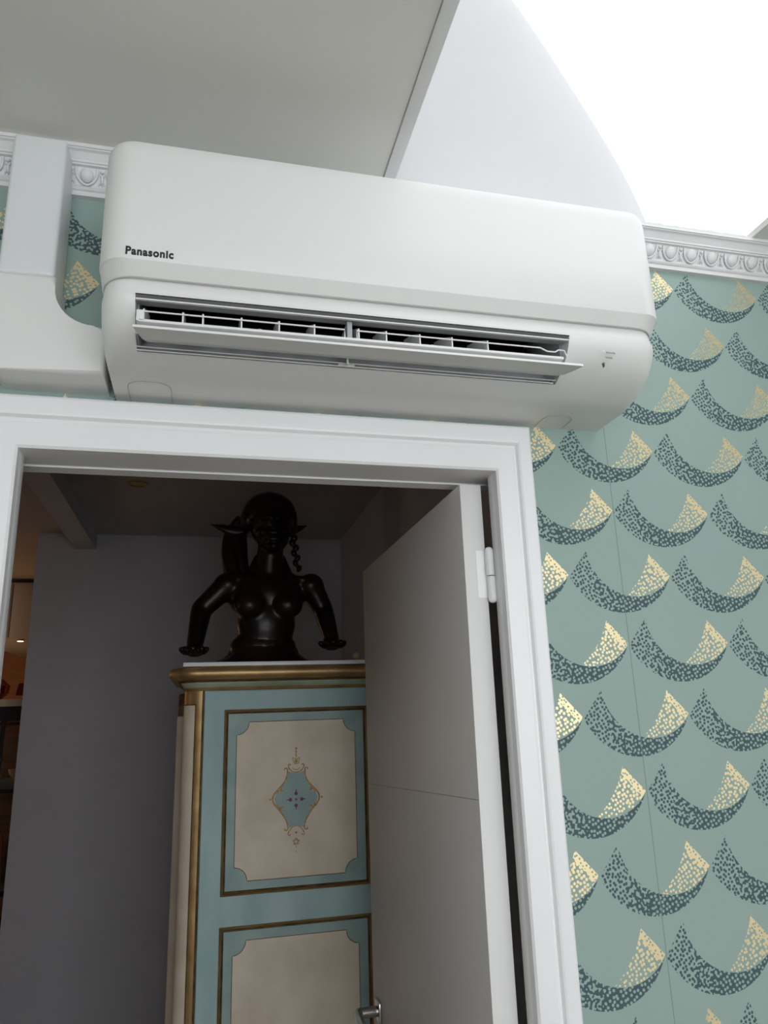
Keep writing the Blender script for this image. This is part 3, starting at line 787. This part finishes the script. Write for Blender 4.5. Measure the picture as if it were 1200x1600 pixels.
# arms
for s, sh, el_, wr in ((-1, (.072, Yb+.012, 2.108), (-.008, Yb+.02, 2.030), (-.024, Yb-.030, 1.915)), (1, (.345, Yb+.012, 2.108), (.387, Yb+.02, 2.030), (.405, Yb-.030, 1.930))):
    ellipsoid(b, sh, (.046, .044, .042))
    capsule(b, sh, el_, .041, .034); capsule(b, el_, tuple(Vector(el_).lerp(Vector(wr), .3)), .034, .033)
    capsule(b, tuple(Vector(el_).lerp(Vector(wr), .3)), wr, .033, .026)
    # hand pressed flat, fingers fanned
    wv = Vector(wr)
    ellipsoid(b, wv+Vector((0, -.012, -.022)), (.034, .036, .020))
    for k in range(5):
        an = math.radians(-78+k*36); L_ = (.036, .044, .046, .042, .034)[k]
        p0 = wv+Vector((math.sin(an)*.012, -.018-math.cos(an)*.012, -.022)); p1 = p0+Vector((math.sin(an)*L_*.50, -math.cos(an)*L_*.6, -.004)); p2 = p1+Vector((math.sin(an)*.010, -math.cos(an)*.012, .006))
        capsule(b, p0, p1, .0125, .0115, 10); capsule(b, p1, p2, .0115, .0100, 10)
# head and face
ellipsoid(b, (HX-.004, Yb+.005, 2.318), (.072, .088, .086))
ellipsoid(b, (HX, Yb-.020, 2.268), (.056, .060, .058))
ellipsoid(b, (HX, Yb-.052, 2.226), (.026, .026, .020))                    # chin
ellipsoid(b, (HX-.036, Yb-.048, 2.272), (.022, .022, .020)); ellipsoid(b, (HX+.036, Yb-.048, 2.272), (.022, .022, .020))
capsule(b, (HX-.045, Yb-.072, 2.318), (HX-.012, Yb-.083, 2.316), .0075, .0070, 10); capsule(b, (HX+.045, Yb-.072, 2.318), (HX+.012, Yb-.083, 2.316), .0075, .0070, 10)
capsule(b, (HX, Yb-.080, 2.312), (HX, Yb-.100, 2.278), .0065, .0100, 10)
ellipsoid(b, (HX-.010, Yb-.088, 2.275), (.0075, .0090, .0065)); ellipsoid(b, (HX+.010, Yb-.088, 2.275), (.0075, .0090, .0065))
ellipsoid(b, (HX-.026, Yb-.066, 2.302), (.014, .010, .0075)); ellipsoid(b, (HX+.026, Yb-.066, 2.302), (.014, .010, .0075))
capsule(b, (HX-.016, Yb-.076, 2.2550), (HX+.016, Yb-.076, 2.2550), .0052, .0052, 10); capsule(b, (HX-.012, Yb-.077, 2.2450), (HX+.012, Yb-.077, 2.2450), .0062, .0062, 10)
body = remesh(b, 'figure', .0036, 4)
def relax(o, weight, it):
    import numpy as np
    me = o.data; n = len(me.vertices); co = np.empty(n*3); me.vertices.foreach_get('co', co); co = co.reshape(-1, 3)
    ed = np.empty(len(me.edges)*2, dtype=np.int64); me.edges.foreach_get('vertices', ed); ed = ed.reshape(-1, 2)
    deg = np.bincount(ed.ravel(), minlength=n)[:, None].astype(float); deg[deg == 0] = 1
    w = weight(co)[:, None]
    for k in range(it):
        for lam in (.6, -.35):          # second pass keeps the volume
            acc = np.zeros_like(co); np.add.at(acc, ed[:, 0], co[ed[:, 1]]); np.add.at(acc, ed[:, 1], co[ed[:, 0]])
            co = co + (acc/deg-co)*lam*w
    me.vertices.foreach_set('co', co.ravel()); me.update()
import numpy as np
def wbody(c):
    t = np.clip((2.215-c[:, 2])/.03, 0, 1)*np.clip((c[:, 2]-1.93)/.03+.2, .15, 1)
    return np.maximum(t, .12)
relax(body, wbody, 45)
# hair
b = bmesh.new()
ellipsoid(b, (.207, Yb+.030, 2.352), (.092, .092, .080))
for i in range(9):
    a = -1.25+i*2.5/8
    capsule(b, (HX-.004+.078*math.sin(a), Yb-.030+.02*abs(a), 2.335+.050*math.cos(a)), (HX-.004+.070*math.sin(a), Yb+.060, 2.365+.045*math.cos(a)), .013, .018, 10)
ellipsoid(b, (.130, Yb+.030, 2.330), (.022, .050, .045)); ellipsoid(b, (.284, Yb+.030, 2.330), (.018, .050, .045))
hair = remesh(b, 'hair', .0035, 3)
hx = bmesh.new()
pl = spline([(.128, Yb+.06, 2.350), (.098, Yb+.085, 2.305), (.090, Yb+.085, 2.255), (.088, Yb+.075, 2.205), (.096, Yb+.06, 2.140)], 6)
for k in range(7):
    a = k*2*PI/7
    tube(hx, [p+Vector(((.020+.012*i/len(pl))*math.cos(a+i*.05)+.010*i/len(pl), .012*math.sin(a+i*.05), 0)) for i, p in enumerate(pl)], [.013+.006*math.sin(PI*i/(len(pl)-1)) for i in range(len(pl))], 8)
pony = remesh(hx, 'long_tress', .0035, 2)
hx = bmesh.new()
for i in range(8):
    t = i/7; c0 = Vector((.283+.018*t, Yb+.02-.01*t, 2.290-.125*t))
    ellipsoid(hx, c0+Vector((.005*(1 if i % 2 else -1), 0, 0)), (.0125-.004*t, .011, .013), rot=Matrix.Rotation(.5*(1 if i % 2 else -1), 3, 'Y'))
braid = remesh(hx, 'braid', .003, 1)
def leafshape(pts, name):
    bm = bmesh.new(); c = [Vector((x, y, z)) for x, y, z, r in pts]; r = [q[3] for q in pts]
    tube(bm, c, r, 12, flat=.45); return link(name, bm, M['bronze'], smooth=True)
e1 = leafshape([(.118, Yb+.02, 2.292, .010), (.095, Yb+.02, 2.292, .017), (.070, Yb+.02, 2.296, .016), (.042, Yb+.02, 2.304, .010), (.012, Yb+.02, 2.312, .001)], 'pointed_ear')
e2 = leafshape([(.272, Yb+.02, 2.300, .010), (.290, Yb+.02, 2.301, .014), (.308, Yb+.02, 2.308, .010), (.334, Yb+.02, 2.318, .001)], 'pointed_ear')
bm = bmesh.new(); rs = []
for rx, ry, z in ((.175, .100, 1.8452), (.172, .098, 1.853), (.150, .090, 1.862), (.128, .085, 1.872), (.112, .078, 1.884), (.104, .072, 1.905)):
    rs.append([Vector((.193+rx*math.cos(a)*(1+.05*math.sin(7*a)), Yb+.02+ry*math.sin(a)*(1+.05*math.sin(5*a)), z)) for a in [2*PI*k/48 for k in range(48)]])
rings(bm, rs); basep = link('plinth', bm, M['bronze'])
under(bu, body, hair, pony, braid, e1, e2, basep)

# ------------------------------------------------------------ kitchen glimpse at the far left
def copyat(o, loc):
    c = o.copy(); COL.objects.link(c); c.location = loc; return c
cb = empty('wall_cupboard', (-1.05, 3.7, 2.15), 'pale wall cupboard hanging high on the far kitchen wall at left', 'cupboard')
bm = bmesh.new(); box(bm, -1.30, -.90, 3.62, 5.0, 2.17, 2.50, .003); c1 = link('body', bm, M['hall'])
c2 = boxobj('door', M['hall'], (-1.085, -.905, 3.60, 3.619, 2.175, 2.49), bev=.003); c3 = boxobj('door', M['hall'], (-1.295, -1.090, 3.60, 3.619, 2.175, 2.49), bev=.003)
under(cb, c1, c2, c3)
lm = empty('cupboard_lamp', (-1.035, 3.66, 2.16), 'small warm lamp glowing under the far wall cupboard', 'lamp')
bm = bmesh.new(); tube(bm, [(-1.035, 3.66, 2.1698), (-1.035, 3.66, 2.160)], .020, 18); l1 = link('housing', bm, M['brass'])
bm = bmesh.new(); tube(bm, [(-1.035, 3.66, 2.1602), (-1.035, 3.66, 2.157)], .016, 18); l2 = link('bulb', bm, M['warm'])
under(lm, l1, l2)
vc = empty('display_cabinet', (-1.05, 3.05, 0), 'black steel-framed glass cabinet standing past the hall wall at far left', 'cabinet')
CX0, CX1, CY0, CY1, CT = -1.32, -.775, 2.90, 3.25, 1.775
vp = []
bm = bmesh.new()
for x in (CX0, -.915, CX1-.02): box(bm, x, x+.016, CY0, CY0+.018, .02, CT)
for x in (CX0, CX1-.02): box(bm, x, x+.016, CY1-.018, CY1, .02, CT)
for z, h in ((1.712, .063), (1.690, .010), (1.385, .016), (.950, .016), (.02, .03)):
    box(bm, CX0, CX1, CY0-.002, CY0+.02, z, z+h); box(bm, CX0, CX1, CY1-.02, CY1, z, z+h)
vp.append(link('frame', bm, M['steel'], smooth=False))
vp.append(boxobj('back_panel', M['wood'], (CX0+.01, CX1-.01, CY1-.016, CY1-.006, .05, CT-.03), bev=0))
for z, h in ((1.402, .036), (.968, .016)): vp.append(boxobj('shelf', M['greyblue'], (CX0+.017, CX1-.022, CY0+.021, CY1-.021, z, z+h), bev=.001))
vp.append(boxobj('top_panel', M['cream'], (CX0, CX1, CY0-.01, CY1, CT, CT+.034), bev=.002))
vp.append(boxobj('drawer_front', M['wood'], (CX0+.002, CX1-.002, CY0-.004, CY0+.0, .81, .948), bev=.001))
vp.append(boxobj('pane', M['dglass'], (CX0+.017, CX1-.021, CY0+.004, CY0+.008, .98, 1.635), bev=0))
under(vc, *vp)
def bottle(x, y, z, h, r, label, mat):
    bm = bmesh.new(); pr = [(r*.9, 0), (r, .01), (r, h*.55), (r*.8, h*.64), (r*.32, h*.74), (r*.3, h*.95), (r*.36, h*.96), (r*.36, h), (r*.2, h)]
    rings(bm, [[Vector((x+q*math.cos(a), y+q*math.sin(a), z+t)) for a in [2*PI*k/18 for k in range(18)]] for q, t in pr])
    o = link('bottle', bm, mat); tag(o, label, 'bottle', 'bottles inside the glass cabinet')
bottle(-.845, 3.02, .9902, .27, .032, 'dark bottle inside glass cabinet, nearest the hall wall edge', M['bottle'])
bottle(-.925, 3.06, .9902, .30, .034, 'dark bottle in glass cabinet, further from the hall wall', M['copper'])
bm = bmesh.new(); bowl = [(.03, 0), (.032, .004), (.05, .02), (.058, .045), (.054, .045), (.046, .022), (.02, .008)]
rings(bm, [[Vector((-.84+q*math.cos(a), 3.05+q*math.sin(a), 1.4385+t)) for a in [2*PI*k/20 for k in range(20)]] for q, t in bowl])
tag(link('bowl', bm, M['cream']), 'small pale bowl on the upper shelf of glass cabinet', 'bowl')
# things on the cabinet
bm = bmesh.new(); rs = [[Vector((-.850+q*math.cos(a), 3.02+q*math.sin(a), 1.8300+t)) for a in [2*PI*k/24 for k in range(24)]] for q, t in ((.042, 0), (.030, .055), (.029, .057), (.040, .001))]
rings(bm, rs, False, False); 
ls = empty('table_lamp', (-.850, 3.02, 1.8095), 'small lamp with dark red shade on top of the glass cabinet', 'lamp')
s1 = link('shade', bm, M['red']); bm = bmesh.new(); tube(bm, [(-.850, 3.02, 1.8095), (-.850, 3.02, 1.8130), (-.850, 3.02, 1.8150), (-.850, 3.02, 1.8860)], [.030, .028, .005, .005], 14); box(bm, -.878, -.822, 3.019, 3.021, 1.884, 1.887)
s2 = link('base', bm, M['brass']); under(ls, s1, s2)
bm = bmesh.new(); rs = [[Vector((-1.02+q*math.cos(a), 3.06+q*math.sin(a), 1.8096+t)) for a in [2*PI*k/24 for k in range(24)]] for q, t in ((.05, 0), (.085, .03), (.09, .07), (.06, .10), (.055, .10), (.08, .068))]
rings(bm, rs); tag(link('copper_pot', bm, M['copper']), 'shiny copper pot on the glass cabinet beside the red lamp', 'pot')
# dark chair in front
ch = empty('dining_chair', (-.90, 2.45, 0), 'dark blue upholstered chair in front of the glass cabinet', 'chair')
bm = bmesh.new(); box(bm, -1.08, -.722, 2.58, 2.62, .62, .93, .018, 4); k1_ = link('backrest', bm, M['navy'])
bm = bmesh.new(); box(bm, -1.09, -.712, 2.22, 2.63, .44, .50, .02, 4); k2_ = link('seat', bm, M['navy'])
lg = []
for i, (x, y, tz) in enumerate(((-.74, 2.605, .66), (-1.06, 2.605, .66), (-.74, 2.25, .45), (-1.06, 2.25, .45))):
    bm = bmesh.new(); tube(bm, [(x+(.015 if x > -.9 else -.015), y, 0), (x, y, tz)], .010, 10); lg.append(link('leg', bm, M['steel']))
bm = bmesh.new(); tube(bm, [(-.74, 2.605, .30), (-1.06, 2.605, .30)], .006, 8); lg.append(link('stretcher', bm, M['steel']))
under(ch, k1_, k2_, *lg)
